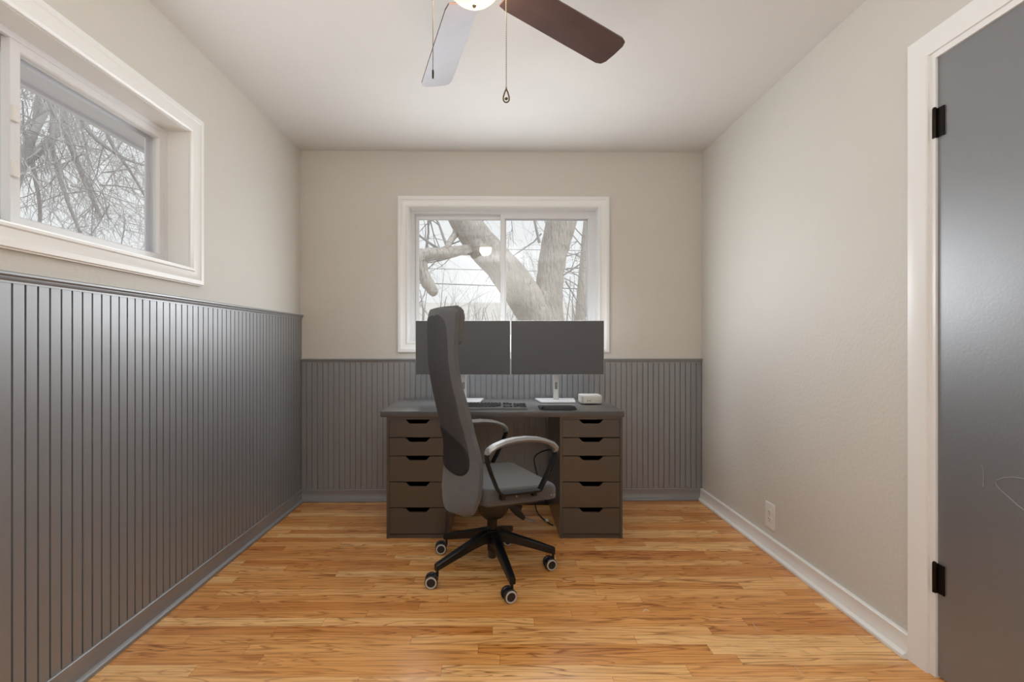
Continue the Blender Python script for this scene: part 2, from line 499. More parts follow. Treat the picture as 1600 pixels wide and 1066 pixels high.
# casing and stop around the door
t = MB(); cw = .075
cp = [(0, 0), (0, -.012), (.004, -.015), (cw - .012, -.018), (cw - .003, -.018), (cw, -.014), (cw, 0)]
X0, X1 = -DH0 - .012, -DH1 + .012
for i in range(len(cp)):
    j = (i + 1) % len(cp)
    q = lambda o, y: [(X0 - o, y, 0), (X0 - o, y, DZ + .012 + o), (X1 + o, y, DZ + .012 + o), (X1 + o, y, 0)]
    A, B = q(*cp[i]), q(*cp[j])
    t.add(A + B, [(k, k + 1, k + 5, k + 4) for k in range(3)])
t.box(X0, -DH0 + .008, -.004, .06, 0, DZ + .012); t.box(-DH1 - .008, X1, -.004, .06, 0, DZ + .012); t.box(-DH0 + .008, -DH1 - .008, -.004, .06, DZ - .008, DZ + .012)
struct(t, 'trim_5', M['white'], 'white casing around the charcoal door', FR)

# wall outlet
d0 = 2.56
o = thing('wall_outlet', 'white duplex outlet plate low on the right wall', 'outlet', (XR, d0, .195), -PI / 2)
pl = MB(); pl.rrslab(0, 0, .086, .138, .006, 0, .006, .004, .001); pl.v = [(x, -z, y) for x, y, z in pl.v]
pl.build('plate', M['plastic_white'], o)
for s in (-1, 1):
    r = MB(); r.rrslab(0, 0, .034, .028, .010, 0, .008, .001, .001); r.v = [(x, -z, y + s * .0195) for x, y, z in r.v]
    rc = r.build('receptacle', M['plastic_white'], o)
    sl = MB()
    for dx in (-.0065, .0065): sl.box(dx - .0012, dx + .0012, -.0086, -.0078, s * .0195 - .001, s * .0195 + .008)
    sl.lathe([(0, -.0086), (.0024, -.0086), (.0024, -.0078), (0, -.0078)], (0, 0, s * .0195 - .007), 10, 'y')
    sl.build('slot', M['slot'], rc)
MB().lathe([(0, -.0075), (.003, -.0072), (.0034, -.0058), (0, -.0058)], (0, 0, 0), 12, 'y').build('screw', M['steel'], o)

# ------------------------------------------------------------------ desk top and drawer units
DF = 2.7226
MB().rrslab(.040, DF + .30, 1.40, .60, .003, .700, .734, .0025, .0025, 3, 3).build(
    'desk_top', M['desk'], None, label='long black desk top resting on two drawer units', category='desk top')


def drawer_unit(label, x0):
    W, D, Z = .36, .58, .6995
    o = thing('drawer_unit', label, 'drawer unit', (x0, 2.735, 0), 0, 'drawer units carrying the desk top')
    c = MB(); tt = .0145
    c.box(0, tt, 0, D, 0, Z); c.box(W - tt, W, 0, D, 0, Z)
    c.box(tt, W - tt, 0, D, Z - .014, Z); c.box(tt, W - tt, D - .012, D, .02, Z - .014); c.box(tt, W - tt, .006, D, .0, .022)
    c.build('carcass', M['blackbrown'], o)
    rows = [(656, 683.4), (684.6, 712.2), (713.4, 752.8), (754.0, 793.2), (794.4, 834.4)]
    for ya, yb in rows:
        zt, zb = HC - (ya - VY) * 2.735 / F, HC - (yb - VY) * 2.735 / F
        a, b = tt + .0018, W - tt - .0018; cx = W / 2
        half, hb, dp = .073, .045, .023
        poly = [(a, zb), (b, zb), (b, zt), (cx + half, zt)]
        for k in range(9):
            u = k / 8; e = (1 - math.cos(u * PI)) / 2
            poly.append((cx + half + (hb - half) * u, zt - dp * (.55 * e + .45 * u)))
        for k in range(9):
            u = 1 - k / 8; e = (1 - math.cos(u * PI)) / 2
            poly.append((cx - half - (hb - half) * u, zt - dp * (.55 * e + .45 * u)))
        poly.append((cx - half, zt)); poly.append((a, zt))
        dw = thing_part('drawer', o)
        MB().prism(poly, .001, .017).build('front', M['blackbrown'], dw)
        bxm = MB(); q0, q1 = a + .012, b - .012; zt2 = zt - .030
        bxm.box(q0, q0 + .01, .017, D - .03, zb + .006, zt2); bxm.box(q1 - .01, q1, .017, D - .03, zb + .006, zt2)
        bxm.box(q0, q1, D - .04, D - .03, zb + .006, zt2); bxm.box(q0 + .01, q1 - .01, .017, D - .04, zb + .006, zb + .012)
        bxm.build('tray', M['drawer_in'], dw)
    return o


def thing_part(name, parent):
    e = bpy.data.objects.new(name, None); COL.objects.link(e); e.parent = parent; e.empty_display_size = .03
    return e


drawer_unit('black-brown five-drawer unit on the left, half hidden behind the office chair', -.626)
drawer_unit('black-brown five-drawer unit on the right, beside the clear floor under the white mini computer', .3715)

# ------------------------------------------------------------------ on the desk
ZD = .7342


def monitor(label, xc, w):
    o = thing('monitor', label, 'monitor', (xc, 3.12, ZD), 0, 'twin monitors on the desk')
    z0, z1 = .916 - ZD, 1.273 - ZD
    hsg = MB(); hsg.rrslab(0, 0, w, z1 - z0, .004, 0, .010, .003, .003, 3, 4)
    hsg.v = [(x, .002 + z, (z0 + z1) / 2 + y) for x, y, z in hsg.v]
    hsg.build('bezel', M['silver'], o)
    bk = MB(); bk.rrslab(0, 0, w - .05, z1 - z0 - .05, .02, 0, .028, .014, .001, 4, 6)
    bk.v = [(x, .012 + z, (z0 + z1) / 2 + y) for x, y, z in bk.v]
    bk.build('back_shell', M['silver'], o)
    MB().box(-w / 2 + .0022, w / 2 - .0022, .0005, .003, z0 + .003, z1 - .0022).build('screen', M['screen'], o)
    nk = MB(); nk.rrslab(0, .085, .036, .022, .006, .008, z0 + .20, .001, .001, 2, 5)
    neck = nk.build('stand_neck', M['silver'], o)
    MB().box(-.025, .025, .040, .075, z0 + .13, z0 + .19).build('tilt_joint', M['silver'], o)
    sl = MB(); sl.rrslab(0, 0, .018, .05, .008, 0, .0012, .0003, .0003, 2, 6); sl.v = [(x, .0742 - z, .105 + y) for x, y, z in sl.v]
    sl.build('cable_slot', M['grey_slot'], neck)
    bs = MB()
    ring = lambda ins, z: [(-.112 + ins, -.040 + ins, z), (.112 - ins, -.040 + ins, z), (.136 - ins, .165 - ins, z), (-.136 + ins, .165 - ins, z)]
    bs.loft([ring(.003, 0), ring(0, .003), ring(0, .009), ring(.004, .012)])
    bs.build('stand_base', M['silver'], o)
    return o


monitor('left wide black monitor, partly behind the chair headrest', -.2135, .622)
monitor('right wide black monitor, next to the white mini computer', .4085, .611)

# keyboard
kb = thing('keyboard', 'black full size keyboard lying on the desk behind the chair back', 'keyboard', (-.033, 2.868, ZD), 0)
c = MB(); c.rrslab(0, 0, .442, .132, .006, .0, .012, .002, .002, 2, 4)
c.v = [(x, y, z + (.008 * (y + .066) / .132 if z > .004 else 0)) for x, y, z in c.v]
c.build('case', M['kbframe'], kb)
kp = .0190
proto = None
rows = [[1] * 4 + [0.5] + [1] * 0, None]
keys = []
for r in range(6):
    y = -.052 + r * .0205
    if r == 0: spec = [(1.25, 3), (5.6, 1), (1.25, 3)]
    elif r == 1: spec = [(2.1, 1), (1, 10), (2.4, 1)]
    elif r == 2: spec = [(1.7, 1), (1, 11), (2.1, 1)]
    elif r == 3: spec = [(1.5, 1), (1, 12), (1.3, 1)]
    elif r == 4: spec = [(1, 13), (1.8, 1)]
    else: spec = [(1.14, 13)]
    x = -.213
    for wd, cnt in spec:
        for k in range(cnt):
            keys.append((x + wd * kp / 2, y, wd)); x += wd * kp
    nav = [(.075 + i * kp) for i in range(3)]
    if r in (0, 4, 5): keys += [(q + .012, y, 1) for q in nav]
    if r < 5: keys += [(.151 + i * kp, y, 1) for i in range(4) if not (r == 0 and i == 1)]
for i, (x, y, wd) in enumerate(keys[:100]):
    if proto is None:
        p_ = MB(); p_.rrslab(0, 0, kp - .003, .0165, .002, 0, .007, .002, .0004, 2, 2)
        proto = p_.build('key', M['keys'], kb); k_ = proto
    else:
        k_ = proto.copy(); COL.objects.link(k_)
    k_.location = (x, y, .0122 + .008 * (y + .066) / .132); k_.scale = ((wd * kp - .003) / (kp - .003), 1, 1)

# mouse pad with a raised wrist rest
mp = thing('mouse_pad', 'dark grey rounded mouse pad in front of the right monitor stand', 'mouse pad', (.372, 2.868, ZD), 0)
q = MB(); q.rrslab(0, 0, .218, .19, .03, 0, .005, .002, .001, 3, 8); q.build('pad', M['pad'], mp)
q = MB(); q.rrslab(0, -.060, .205, .062, .028, .0045, .020, .012, .001, 5, 8); q.build('wrist_rest', M['black'], mp)

# small desktop computer
mc = thing('mini_computer', 'small white square computer box at the right end of the desk', 'computer', (.615, 3.09, ZD), 0)
q = MB(); q.rrslab(0, 0, .137, .137, .022, .005, .056, .006, .004, 5, 10); bodyc = q.build('body', M['alu'], mc)
q = MB(); q.lathe([(0, 0), (.052, 0), (.054, .003), (.054, .006), (0, .006)], (0, 0, 0), 32); q.build('foot', M['black'], mc)
for dx in (-.028, -.013):
    q = MB(); q.rrslab(0, 0, .0045, .010, .002, 0, .0008, .0002, .0002, 2, 4); q.v = [(x + dx, -.0686 - z, .024 + y) for x, y, z in q.v]
    q.build('port', M['slot'], bodyc)
MB().lathe([(0, -.0694), (.0022, -.0694), (.0022, -.0684), (0, -.0684)], (.044, 0, .024), 12, 'y').build('port', M['slot'], bodyc)

# cables under the desk
def cable(pts, r, name, label, plug=None):
    vs = [Vector(p) for p in pts]; out = []
    for i in range(len(vs) - 1):
        p0, p1, p2, p3 = vs[max(i - 1, 0)], vs[i], vs[i + 1], vs[min(i + 2, len(vs) - 1)]
        for k in range(8):
            t_ = k / 8
            out.append(.5 * (2 * p1 + (p2 - p0) * t_ + (2 * p0 - 5 * p1 + 4 * p2 - p3) * t_ ** 2 + (3 * p1 - p0 - 3 * p2 + p3) * t_ ** 3))
    out.append(vs[-1])
    o_ = MB().tube(out, r, 8).build(name, M['black'], None, label=label, category='cable')
    return o_


cable([P(866, 703, 2.88), P(857, 703, 2.95), P(844, 707, 3.02), P(835, 716, 3.08), P(837, 732, 3.1), P(842, 750, 3.12), P(848, 772, 3.14), P(853, 786, 3.16), (.345, 3.2, .05), (.352, 3.27, .03)], .0042,
      'power_cable', 'black cable looping down under the desk in front of the right drawer unit')
cb = cable([(.275, 3.28, .10), (.272, 3.24, .04), (.275, 3.18, .006), (.29, 3.08, .005), (.315, 3.0, .005), (.335, 2.95, .005), (.352, 2.92, .005)], .0042,
           'plug_cable', 'black cable with a white plug lying on the floor beside the right drawer unit')
MB().tube([(.322, 3.0, .010), (.325, 2.975, .010)], .0085, 10).build('plug', M['plastic_white'], cb)
ps = thing('power_strip', 'flat black power strip on the floor against the back baseboard', 'power strip', (.30, 3.325, 0), math.radians(.7))
q = MB(); q.rrslab(0, 0, .22, .052, .012, 0, .035, .008, .003, 4, 6); q.build('housing', M['black'], ps)
MB().box(-.03, -.012, -.008, .008, .034, .038).build('switch', M['slot'], ps)

# ------------------------------------------------------------------ office chair
CH = thing('office_chair', 'dark grey high-back swivel office chair in front of the desk', 'chair', (-.016, 2.36, 0), math.radians(24))
ZS = [.332, .338, .35, .365, .40, .44, .48, .52, .56, .60, .64, .68, .72, .76, .80, .84, .88, .92, .96, 1.0, 1.04, 1.08, 1.12, 1.16, 1.20, 1.24, 1.265, 1.278, 1.285]
SE = [-.188, -.188, -.187, -.185, -.183, -.175, -.170, -.166, -.165, -.165, -.170, -.180, -.190, -.200, -.210, -.220, -.230, -.240, -.248, -.254, -.259, -.261, -.262, -.262, -.261, -.260, -.258, -.256, -.255]
WE = [.105, .145, .172, .192, .219, .236, .240, .240, .238, .230, .220, .212, .210, .210, .208, .203, .198, .190, .184, .180, .179, .178, .180, .184, .188, .192, .188, .176, .150]


def lerp(xs, ys, x):
    if x <= xs[0]: return ys[0]
    for i in range(len(xs) - 1):
        if x <= xs[i + 1]:
            t_ = (x - xs[i]) / (xs[i + 1] - xs[i]); return ys[i] + (ys[i + 1] - ys[i]) * t_
    return ys[-1]


def bpt(u, z, off=0.0):
    s = lerp(ZS, SE, z) - .05 * (1 - abs(u) ** 2.5) - off
    return (s, -u * lerp(ZS, WE, z), z)


sh = MB(); NU = 28; rings = []
us = [-1 + 2 * i / NU for i in range(NU + 1)]
zz = []
for i in range(len(ZS) - 1):
    k = 3 if ZS[i + 1] - ZS[i] > .02 else 1
    zz += [ZS[i] + (ZS[i + 1] - ZS[i]) * j / k for j in range(k)]
zz.append(ZS[-1])
for z in zz:
    rear = [bpt(u, z, .0) for u in us]; front = [bpt(u * .985, z, -.022) for u in reversed(us)]
    rings.append(rear + front)
sh.loft(rings)
shell = sh.build('backrest', M['fabric'], CH, smooth=60, label='grey fabric backrest shell')


def patch(z0, z1, u0, u1, off, ex, slant=0.0, taper=0.0):
    """rounded panel lying on the rear face of the back shell"""
    mb = MB(); n = 64; m_ = 14
    rings = []
    for j in range(m_ + 1):
        r = 1 - (j / m_); rg = []
        for k in range(n):
            a = 2 * PI * k / n; c_, s_ = math.cos(a), math.sin(a)
            cu = math.copysign(abs(c_) ** (2 / ex), c_) * r; cz = math.copysign(abs(s_) ** (2 / ex), s_) * r
            u = (u0 + u1) / 2 + cu * (u1 - u0) / 2
            z = (z0 + z1) / 2 + cz * (z1 - z0) / 2 + slant * cu * max(cz, 0)
            u += taper * (z - z0) / (z1 - z0) * max(cu, 0)
            rg.append(bpt(u, z, off if j > 0 else -.002))
        rings.append(rg)
    return mb.loft(rings, True, False)


patch(.50, 1.268, -.94, .82, .003, 5, 0, .06).build('back_mesh', M['mesh'], CH, smooth=60, label='dark mesh panel of the backrest')
patch(.507, .715, -.90, .79, .0065, 3.2, -.025).build('lumbar_pad', M['lumbar'], CH, smooth=60, label='black lumbar panel')
# headrest cushion on the front of the shell
hr = MB(); rings = []
for i, z in enumerate([1.112, 1.114, 1.120, 1.132, 1.16, 1.20, 1.24, 1.268, 1.282, 1.288, 1.290]):
    e = [.2, .45, .7, .92, 1, 1, 1, .92, .7, .45, .2][i]
    f0 = .026 + .036 * e
    rings.append([bpt(u * .97, min(z, 1.24), -.021) [:2] + (z,) for u in us] + [(bpt(u * .97 * (.9 + .1 * e), min(z, 1.24), -f0 + .012 * (abs(u) ** 8))[:2]) + (z,) for u in reversed(us)])
hr.loft(rings); hr.build('headrest', M['fabric'], CH, smooth=60)
# seat cushion
st = MB(); st.rrslab(.045, 0, .385, .485, .045, .400, .476, .022, .008, 6, 10)
st.v = [(x, y, z - (.022 * max(0, (x - .02) / .22) ** 2 if z > .43 else .006 * max(0, x / .22)) + .006 * (1 - (y / .24) ** 2) * (z > .46)) for x, y, z in st.v]
st.build('seat', M['seat'], CH, smooth=50)
sp_ = MB(); sp_.rrslab(.02, 0, .30, .40, .04, .372, .400, .004, .010, 3, 6); sp_.build('seat_pan', M['black'], CH)
# back support bracket between seat and backrest
MB().strap([(-.05, 0, .385), (-.13, 0, .385), (-.168, 0, .41), (-.180, 0, .48), (-.182, 0, .54)], (0, 1, 0), .045, .006).build('back_bracket', M['frame_black'], CH)


def arm_rest(side):
    y = side * .268
    pts = [(.118, .456), (.150, .510), (.186, .578), (.203, .618), (.200, .640), (.180, .660), (.150, .672), (.110, .683), (.05, .690), (-.01, .689), (-.06, .682), (-.105, .668), (-.132, .653), (-.143, .634), (-.138, .600), (-.118, .545), (-.096, .492), (-.082, .468), (-.066, .459), (0, .456), (.08, .455), (.112, .455)]
    full = []
    for i in range(len(pts)):
        a, b = pts[i], pts[(i + 1) % len(pts)]
        for k in range(3): full.append((a[0] + (b[0] - a[0]) * k / 3, y, a[1] + (b[1] - a[1]) * k / 3))
    full.append(full[0]); full.append(full[1])
    o_ = MB().strap(full, (0, 1, 0), .016, .0052).build('armrest', M['frame_black'], CH)
    top = [(x, y, z) for x, z in pts[3:14]]
    full = []
    for i in range(len(top) - 1):
        a, b = Vector(top[i]), Vector(top[i + 1])
        full += [a.lerp(b, k / 4) + Vector((0, 0, .004)) for k in range(4)]
    full.append(Vector(top[-1]) + Vector((0, 0, .004)))
    n = len(full)
    hw = [.026 * (min(1, .55 + 6 * min(i, n - 1 - i) / n)) for i in range(n)]
    MB().strap(full, (0, 1, 0), hw, .0105, .9).build('arm_pad', M['arm_pad'], o_, label='polished grey arm pad')
    for sx in (-.062, .095):
        MB().lathe([(0, side * .2395), (.007, side * .2395), (.0075, side * .244), (.006, side * .247), (0, side * .247)], (sx, 0, .441), 14, 'y').build('screw', M['steel'], o_)
        MB().box(sx - .010, sx + .010, min(y, side * .240), max(y, side * .240), .432, .456).build('mount', M['frame_black'], o_)


arm_rest(-1); arm_rest(1)
for sx in (.015, .195, .208):
    MB().lathe([(0, -.2395), (.004, -.2395), (.004, -.2440), (0, -.2446)], (sx, 0, .434 if sx < .1 else .416), 12, 'y').build('screw', M['steel'], CH)
# tilt mechanism, levers, column
mc_ = MB()
mc_.loft([[(cx + w_ * math.copysign(abs(math.cos(a)) ** .6, math.cos(a)), d_ * math.copysign(abs(math.sin(a)) ** .6, math.sin(a)), z) for a in [2 * PI * k / 28 for k in range(28)]]
          for z, w_, d_, cx in ((.258, .036, .034, 0), (.264, .046, .044, 0), (.285, .064, .056, .002), (.31, .074, .064, .004), (.345, .080, .070, .006), (.372, .082, .074, .008))])
mc_.build('tilt_mechanism', M['black'], CH)
lv = MB(); lv.strap([(.07, -.03, .325), (.095, -.035, .305), (.125, -.04, .275), (.150, -.045, .250)], (0, 1, 0), [.018, .02, .022, .016], [.010, .012, .016, .010])
lo_ = lv.build('tilt_lever', M['frame_black'], CH)
MB().strap([(.148, -.045, .252), (.175, -.05, .238), (.205, -.055, .226)], (0, 1, 0), [.012, .013, .010], .0025).build('lever_blade', M['grey_slot'], lo_)
kn = MB(); kn.lathe([(0, -.012), (.022, -.012), (.026, -.006), (.026, .006), (.022, .012), (0, .012)], (.150, .02, .285), 20, 'y'); kn.build('tension_knob', M['black'], CH)
MB().lathe([(0, .10), (.0245, .10), (.0245, .262), (.0, .262)], (0, 0, 0), 28).build('gas_column', M['frame_black'], CH)
MB().lathe([(0, .062), (.018, .062), (.0205, .066), (.0205, .13), (0, .13)], (0, 0, 0), 28).build('column_sleeve', M['black'], CH)
MB().lathe([(0, .136), (.036, .136), (.040, .142), (.040, .194), (.036, .203), (.026, .206), (0, .206)], (0, 0, 0), 36).build('base_hub', M['frame_black'], CH)
cast = None
rot = math.radians(-24)
CAST = [(-.295, 2.194, .05), (.0585, 2.071, .38), (.271, 2.368, .3), (-.292, 2.549, .12), (.061, 2.655, .35)]
for (wx, wy, wa), ang in zip(CAST, (214, 287, 1, 144, 71)):
    a = math.radians(ang) + rot; c_, s_ = math.cos(a), math.sin(a)
    am = MB(); rg = []
    for r, zt, zb, hw in ((.026, .203, .140, .024), (.06, .196, .142, .0215), (.12, .172, .130, .020), (.20, .146, .108, .0175), (.27, .1215, .088, .0155), (.300, .111, .080, .0145), (.312, .106, .076, .0135)):
        rg.append([(r * c_ - y * s_, r * s_ + y * c_, z) for y, z in ((-hw, zb + .004), (-hw * .8, zb), (hw * .8, zb), (hw, zb + .004), (hw, zt - .005), (hw * .72, zt), (-hw * .72, zt), (-hw, zt - .005))])
    am.loft(rg); am.build('base_arm', M['frame_black'], CH)
    # caster: stem under the arm tip, wheels trailing
    lx, ly = wx + .016, wy - 2.36
    px_, py_ = lx * math.cos(rot) - ly * math.sin(rot), lx * math.sin(rot) + ly * math.cos(rot)
    cx_, cy_ = .303 * c_, .303 * s_
    q = thing_part('caster', CH); q.location = (px_, py_, 0); q.rotation_euler = (0, 0, wa + rot)
    inv = Matrix.Rotation(-(wa + rot), 4, 'Z')
    sv = inv @ Vector((cx_ - px_, cy_ - py_, 0))
    MB().tube([(sv.x, sv.y, .082), (sv.x, sv.y, .050)], .0065, 10).build('stem', M['frame_black'], q)
    hd = MB(); hd.lathe([(0, -.009), (.022, -.009), (.0225, -.004), (.0225, .004), (.022, .009), (0, .009)], (0, 0, .031), 24, 'y')
    hd.tube([(sv.x, sv.y, .046), (sv.x * .4, sv.y * .4, .046)], .011, 8)
    hd.build('caster_body', M['black'], q)
    for sy in (-1, 1):
        y0, y1 = sorted((sy * .010, sy * .026))
        wl = MB(); wl.lathe([(0, y0), (.026, y0), (.0295, y0 + .003), (.0295, y1 - .003), (.0275, y1), (0, y1)], (0, 0, .0296), 32, 'y')
        w_ = wl.build('wheel', M['black'], q)
        yo = sy * .026; ye = sy * .0285
        rr = MB(); rr.lathe([(.0195, yo), (.0262, yo), (.0258, ye), (.0200, ye)], (0, 0, .0296), 32, 'y', False); rr.add([], [])
        rr.build('wheel_ring', M['ring'], q)
# ------------------------------------------------------------------ ceiling fan
FN = thing('ceiling_fan', 'dark walnut bladed ceiling fan with a lit frosted bowl light', 'ceiling fan', (-.0642, 1.4467, ZC), 0)
MB().lathe([(0, 0), (.075, 0), (.075, -.02), (.055, -.055), (.02, -.06), (0, -.06)], n=36).build('canopy', M['bronze'], FN)
MB().lathe([(0, -.055), (.04, -.055), (.10, -.075), (.115, -.10), (.115, -.185), (.10, -.215), (.07, -.225), (0, -.225)], n=40).build('motor_housing', M['bronze'], FN)
MB().lathe([(0, -.205), (.06, -.205), (.082, -.214), (.088, -.230), (.086, -.238), (0, -.238)], n=36).build('light_kit', M['bronze'], FN)
bw = MB(); pr = [(.0, -.340)]
for k in range(1, 13):
    a = k / 12 * PI / 2
    pr.append((.096 * math.sin(a), -.236 - .104 * math.cos(a)))
bw.lathe(pr, n=40, cap=False); bw.build('light_bowl', M['bowl'], FN)
MB().lathe([(0, -.351), (.004, -.350), (.006, -.345), (.0045, -.340), (0, -.338)], n=14).build('finial', M['brass'], FN)
for k in range(5):
    a = math.radians(107.4 - 72 * k + (2 if k == 1 else 0)); pit = math.radians(-13 if k else -13)
    bl = MB(); pts = []
    L0, L1 = .135, .664
    out = [(L0, -.052), (L0 + .03, -.058), (.45, -.064), (L1 - .035, -.067), (L1 - .012, -.060), (L1 - .002, -.042), (L1, 0), (L1 - .002, .042), (L1 - .012, .060), (L1 - .035, .067), (.45, .064), (L0 + .03, .058), (L0, .052)]
    def tf(x, y, z):
        y2, z2 = y * math.cos(pit) - z * math.sin(pit), y * math.sin(pit) + z * math.cos(pit)
        return (x * math.cos(a) - y2 * math.sin(a), x * math.sin(a) + y2 * math.cos(a), z2 - .245)
    bl.loft([[tf(x, y, z) for x, y in out] for z in (-.003, .003)])
    b_ = bl.build('blade', M['blade'], FN, smooth=30)
    br = MB(); bo = [(.09, -.018), (.125, -.014), (.15, -.034), (.21, -.036), (.225, -.02), (.225, .02), (.21, .036), (.15, .034), (.125, .014), (.09, .018)]
    br.loft([[tf(x, y, z + (.03 if x < .12 else 0)) for x, y in bo] for z in (.0035, .008)])
    br.build('blade_bracket', M['bronze'], b_)


def chain(x, y, ztop, zend, fob):
    m_ = MB(); z = ztop; i = 0
    m_.tube([(x, y, ztop), (x, y, zend)], .0008, 6)
    while z > zend:
        m_.lathe([(0, -.0017), (.0013, -.001), (.0017, 0), (.0013, .001), (0, .0017)], (x, y, z), 6); z -= .0055
    c_ = m_.build('pull_chain', M['brass'], FN)
    g = MB()
    if fob == 'drop':
        R_ = [(0, .016), (-.0045, .006), (-.0085, -.008), (-.0085, -.017), (-.005, -.0225), (0, -.024), (.005, -.0225), (.0085, -.017), (.0085, -.008), (.0045, .006), (0, .016)]
        g.tube([(x + p, y, zend - .014 + q_) for p, q_ in R_], .0022, 8)
        g.lathe([(0, -.005), (.004, -.003), (.0052, 0), (.004, .003), (0, .005)], (x, y, zend - .027), 12)
        g.lathe([(0, -.004), (.0022, -.003), (.0022, .003), (0, .004)], (x, y, zend + .004), 10)
        g.build('fob', M['brass'], c_)
    else:
        g.lathe([(0, -.028), (.0022, -.027), (.003, -.02), (.003, -.003), (.0018, 0), (0, 0)], (x, y, zend), 12)
        g.build('fob', M['iron'], c_)


c1 = P(791, 140, 1.40); chain(c1.x + .0642, 1.40 - 1.4467, -.25, c1.z - ZC, 'drop')
c2 = P(676.5, 109, 1.45); chain(c2.x + .0642, .0033, -.25, c2.z - ZC, 'rod')

# ------------------------------------------------------------------ outside
gr = MB().box(-60, 60, -20, 80, -.9, -.6).build('ground', M['ground']); gr['kind'] = 'structure'; gr['label'] = 'winter lawn outside'
ev = MB(); ev.box(XL - .75, XL - TH, YF - .5, 4.2, 2.31, 2.36); ev.box(XL - .78, XL - .75, YF - .5, 4.2, 2.295, 2.45)
struct(ev, 'trim_6', M['soffit'], 'painted roof eave outside the left window')


def wobble(pts, rad, n=18, amp=.12, sub=6, seed=1):
    """bark-like limb: smooth path, wobbling radius"""
    rn = random.Random(seed); vs = [Vector(p) for p in pts]; out = []; rr = []
    for i in range(len(vs) - 1):
        p0, p1, p2, p3 = vs[max(i - 1, 0)], vs[i], vs[i + 1], vs[min(i + 2, len(vs) - 1)]
        for k in range(sub):
            t_ = k / sub
            out.append(.5 * (2 * p1 + (p2 - p0) * t_ + (2 * p0 - 5 * p1 + 4 * p2 - p3) * t_ ** 2 + (3 * p1 - p0 - 3 * p2 + p3) * t_ ** 3))
            rr.append((rad[i] + (rad[i + 1] - rad[i]) * t_) * (1 + amp * (rn.random() - .5)))
    out.append(vs[-1]); rr.append(rad[-1])
    return MB().tube(out, rr, n)


def branch(mb, p, d, length, r, lvl, rn, droop=.0, n=5, segs=6, kids_=4, kink=.28):
    pts = [p.copy()]; rads = [r]; d = d.normalized()
    for i in range(segs):
        d = (d + Vector((rn.gauss(0, kink), rn.gauss(0, kink), rn.gauss(0, kink) - droop)) * .5).normalized()
        p = p + d * length / segs; pts.append(p.copy()); rads.append(r * (1 - .75 * (i + 1) / segs))
    mb.tube(pts, rads, n if lvl > 1 else 4, False)
    if lvl <= 0: return
    for k in range(kids_):
        i = rn.randint(1, segs); q = pts[i]
        nd = (d + Vector((rn.gauss(0, .7), rn.gauss(0, .7), rn.gauss(0, .7)))).normalized()
        branch(mb, q, nd, length * rn.uniform(.4, .65), max(rads[i] * .6, .0025), lvl - 1, rn, droop, n, segs, kids_, kink)


DT = 6.6
tr = thing('forked_tree', 'large grey tree with a forked trunk right behind the back window', 'tree', P(852, 700, DT).to_tuple()[:2] + (-.6,), 0)
o0 = Vector(tr.location)


def TP(px, py, d=DT): return P(px, py, d) - o0


mpx = DT / F
wobble([TP(852, 660), TP(850, 560), TP(850, 500), TP(858, 450), TP(864, 400), TP(877, 347), TP(895, 270), TP(915, 160)],
       [46 * mpx, 36 * mpx, 32 * mpx, 21 * mpx, 21.5 * mpx, 23 * mpx, 22 * mpx, 16 * mpx], 22, .07, 6, 3).build('trunk', M['bark'], tr, smooth=80)
wobble([TP(846, 545), TP(842, 505, DT - .05), TP(818, 462, DT - .1), TP(787, 420, DT - .15), TP(755, 385, DT - .2), TP(724, 343, DT - .25), TP(690, 285, DT - .3), TP(640, 200, DT - .4)],
       [28 * mpx, 28 * mpx, 28 * mpx, 25 * mpx, 24 * mpx, 21.5 * mpx, 18 * mpx, 12 * mpx], 22, .07, 6, 4).build('limb', M['bark'], tr, smooth=80)
wobble([TP(745, 390, DT - .2), TP(725, 391, DT - .35), TP(690, 395, DT - .5), TP(668, 397, DT - .55), TP(657, 405, DT - .55), TP(660, 425, DT - .55), TP(668, 442, DT - .55), TP(678, 457, DT - .55), TP(681, 461, DT - .55)],
       [8 * mpx, 7.5 * mpx, 7.5 * mpx, 9 * mpx, 11 * mpx, 9 * mpx, 9 * mpx, 7 * mpx, 3 * mpx], 14, .15, 5, 5).build('broken_limb', M['bark'], tr, smooth=80)
wobble([TP(715, 353, DT - .2), TP(711, 366, DT - .3), TP(703, 378, DT - .4), TP(698, 390, DT - .5)], [6 * mpx, 5 * mpx, 4.5 * mpx, 4 * mpx], 10, .1, 4, 6).build('limb', M['bark'], tr, smooth=80)
rn = random.Random(11); tw = MB()
for px, py, dx, dz, l_, r_ in ((700, 390, -.4, .9, 1.0, .022), (690, 392, -.8, .6, 1.0, .02), (665, 398, .2, 1, .9, .02), (672, 398, .9, .7, .8, .016), (705, 400, -.8, -.45, .8, .016), (720, 398, -.9, -.25, .9, .012),
                               (668, 440, -.2, -1, .4, .01), (843, 380, -.35, .6, .9, .022), (846, 365, -.8, -.5, .9, .012), (880, 430, .7, .5, .7, .014), (885, 420, .8, .15, .7, .012), (884, 440, .6, -.6, .7, .012),
                               (832, 455, -.3, .9, .35, .012), (748, 352, .5, .6, .5, .01), (770, 395, -.2, .8, .3, .008), (690, 300, -.6, -.4, 1.2, .02), (670, 260, -.4, -.9, 1.2, .018), (650, 290, .3, -.9, 1.0, .016), (655, 340, .5, .6, .8, .014),
                               (886, 400, .9, .4, .6, .012), (800, 300, .2, -.9, .7, .010), (820, 300, .4, -.8, .7, .012)):
    branch(tw, TP(px, py, DT - .4 + rn.uniform(-.1, .2)), Vector((dx, rn.uniform(-.3, .3), dz)), l_, r_, 2, rn, .05, 5, 6, 4)
tw.build('twigs', M['twig'], tr, kind='stuff')

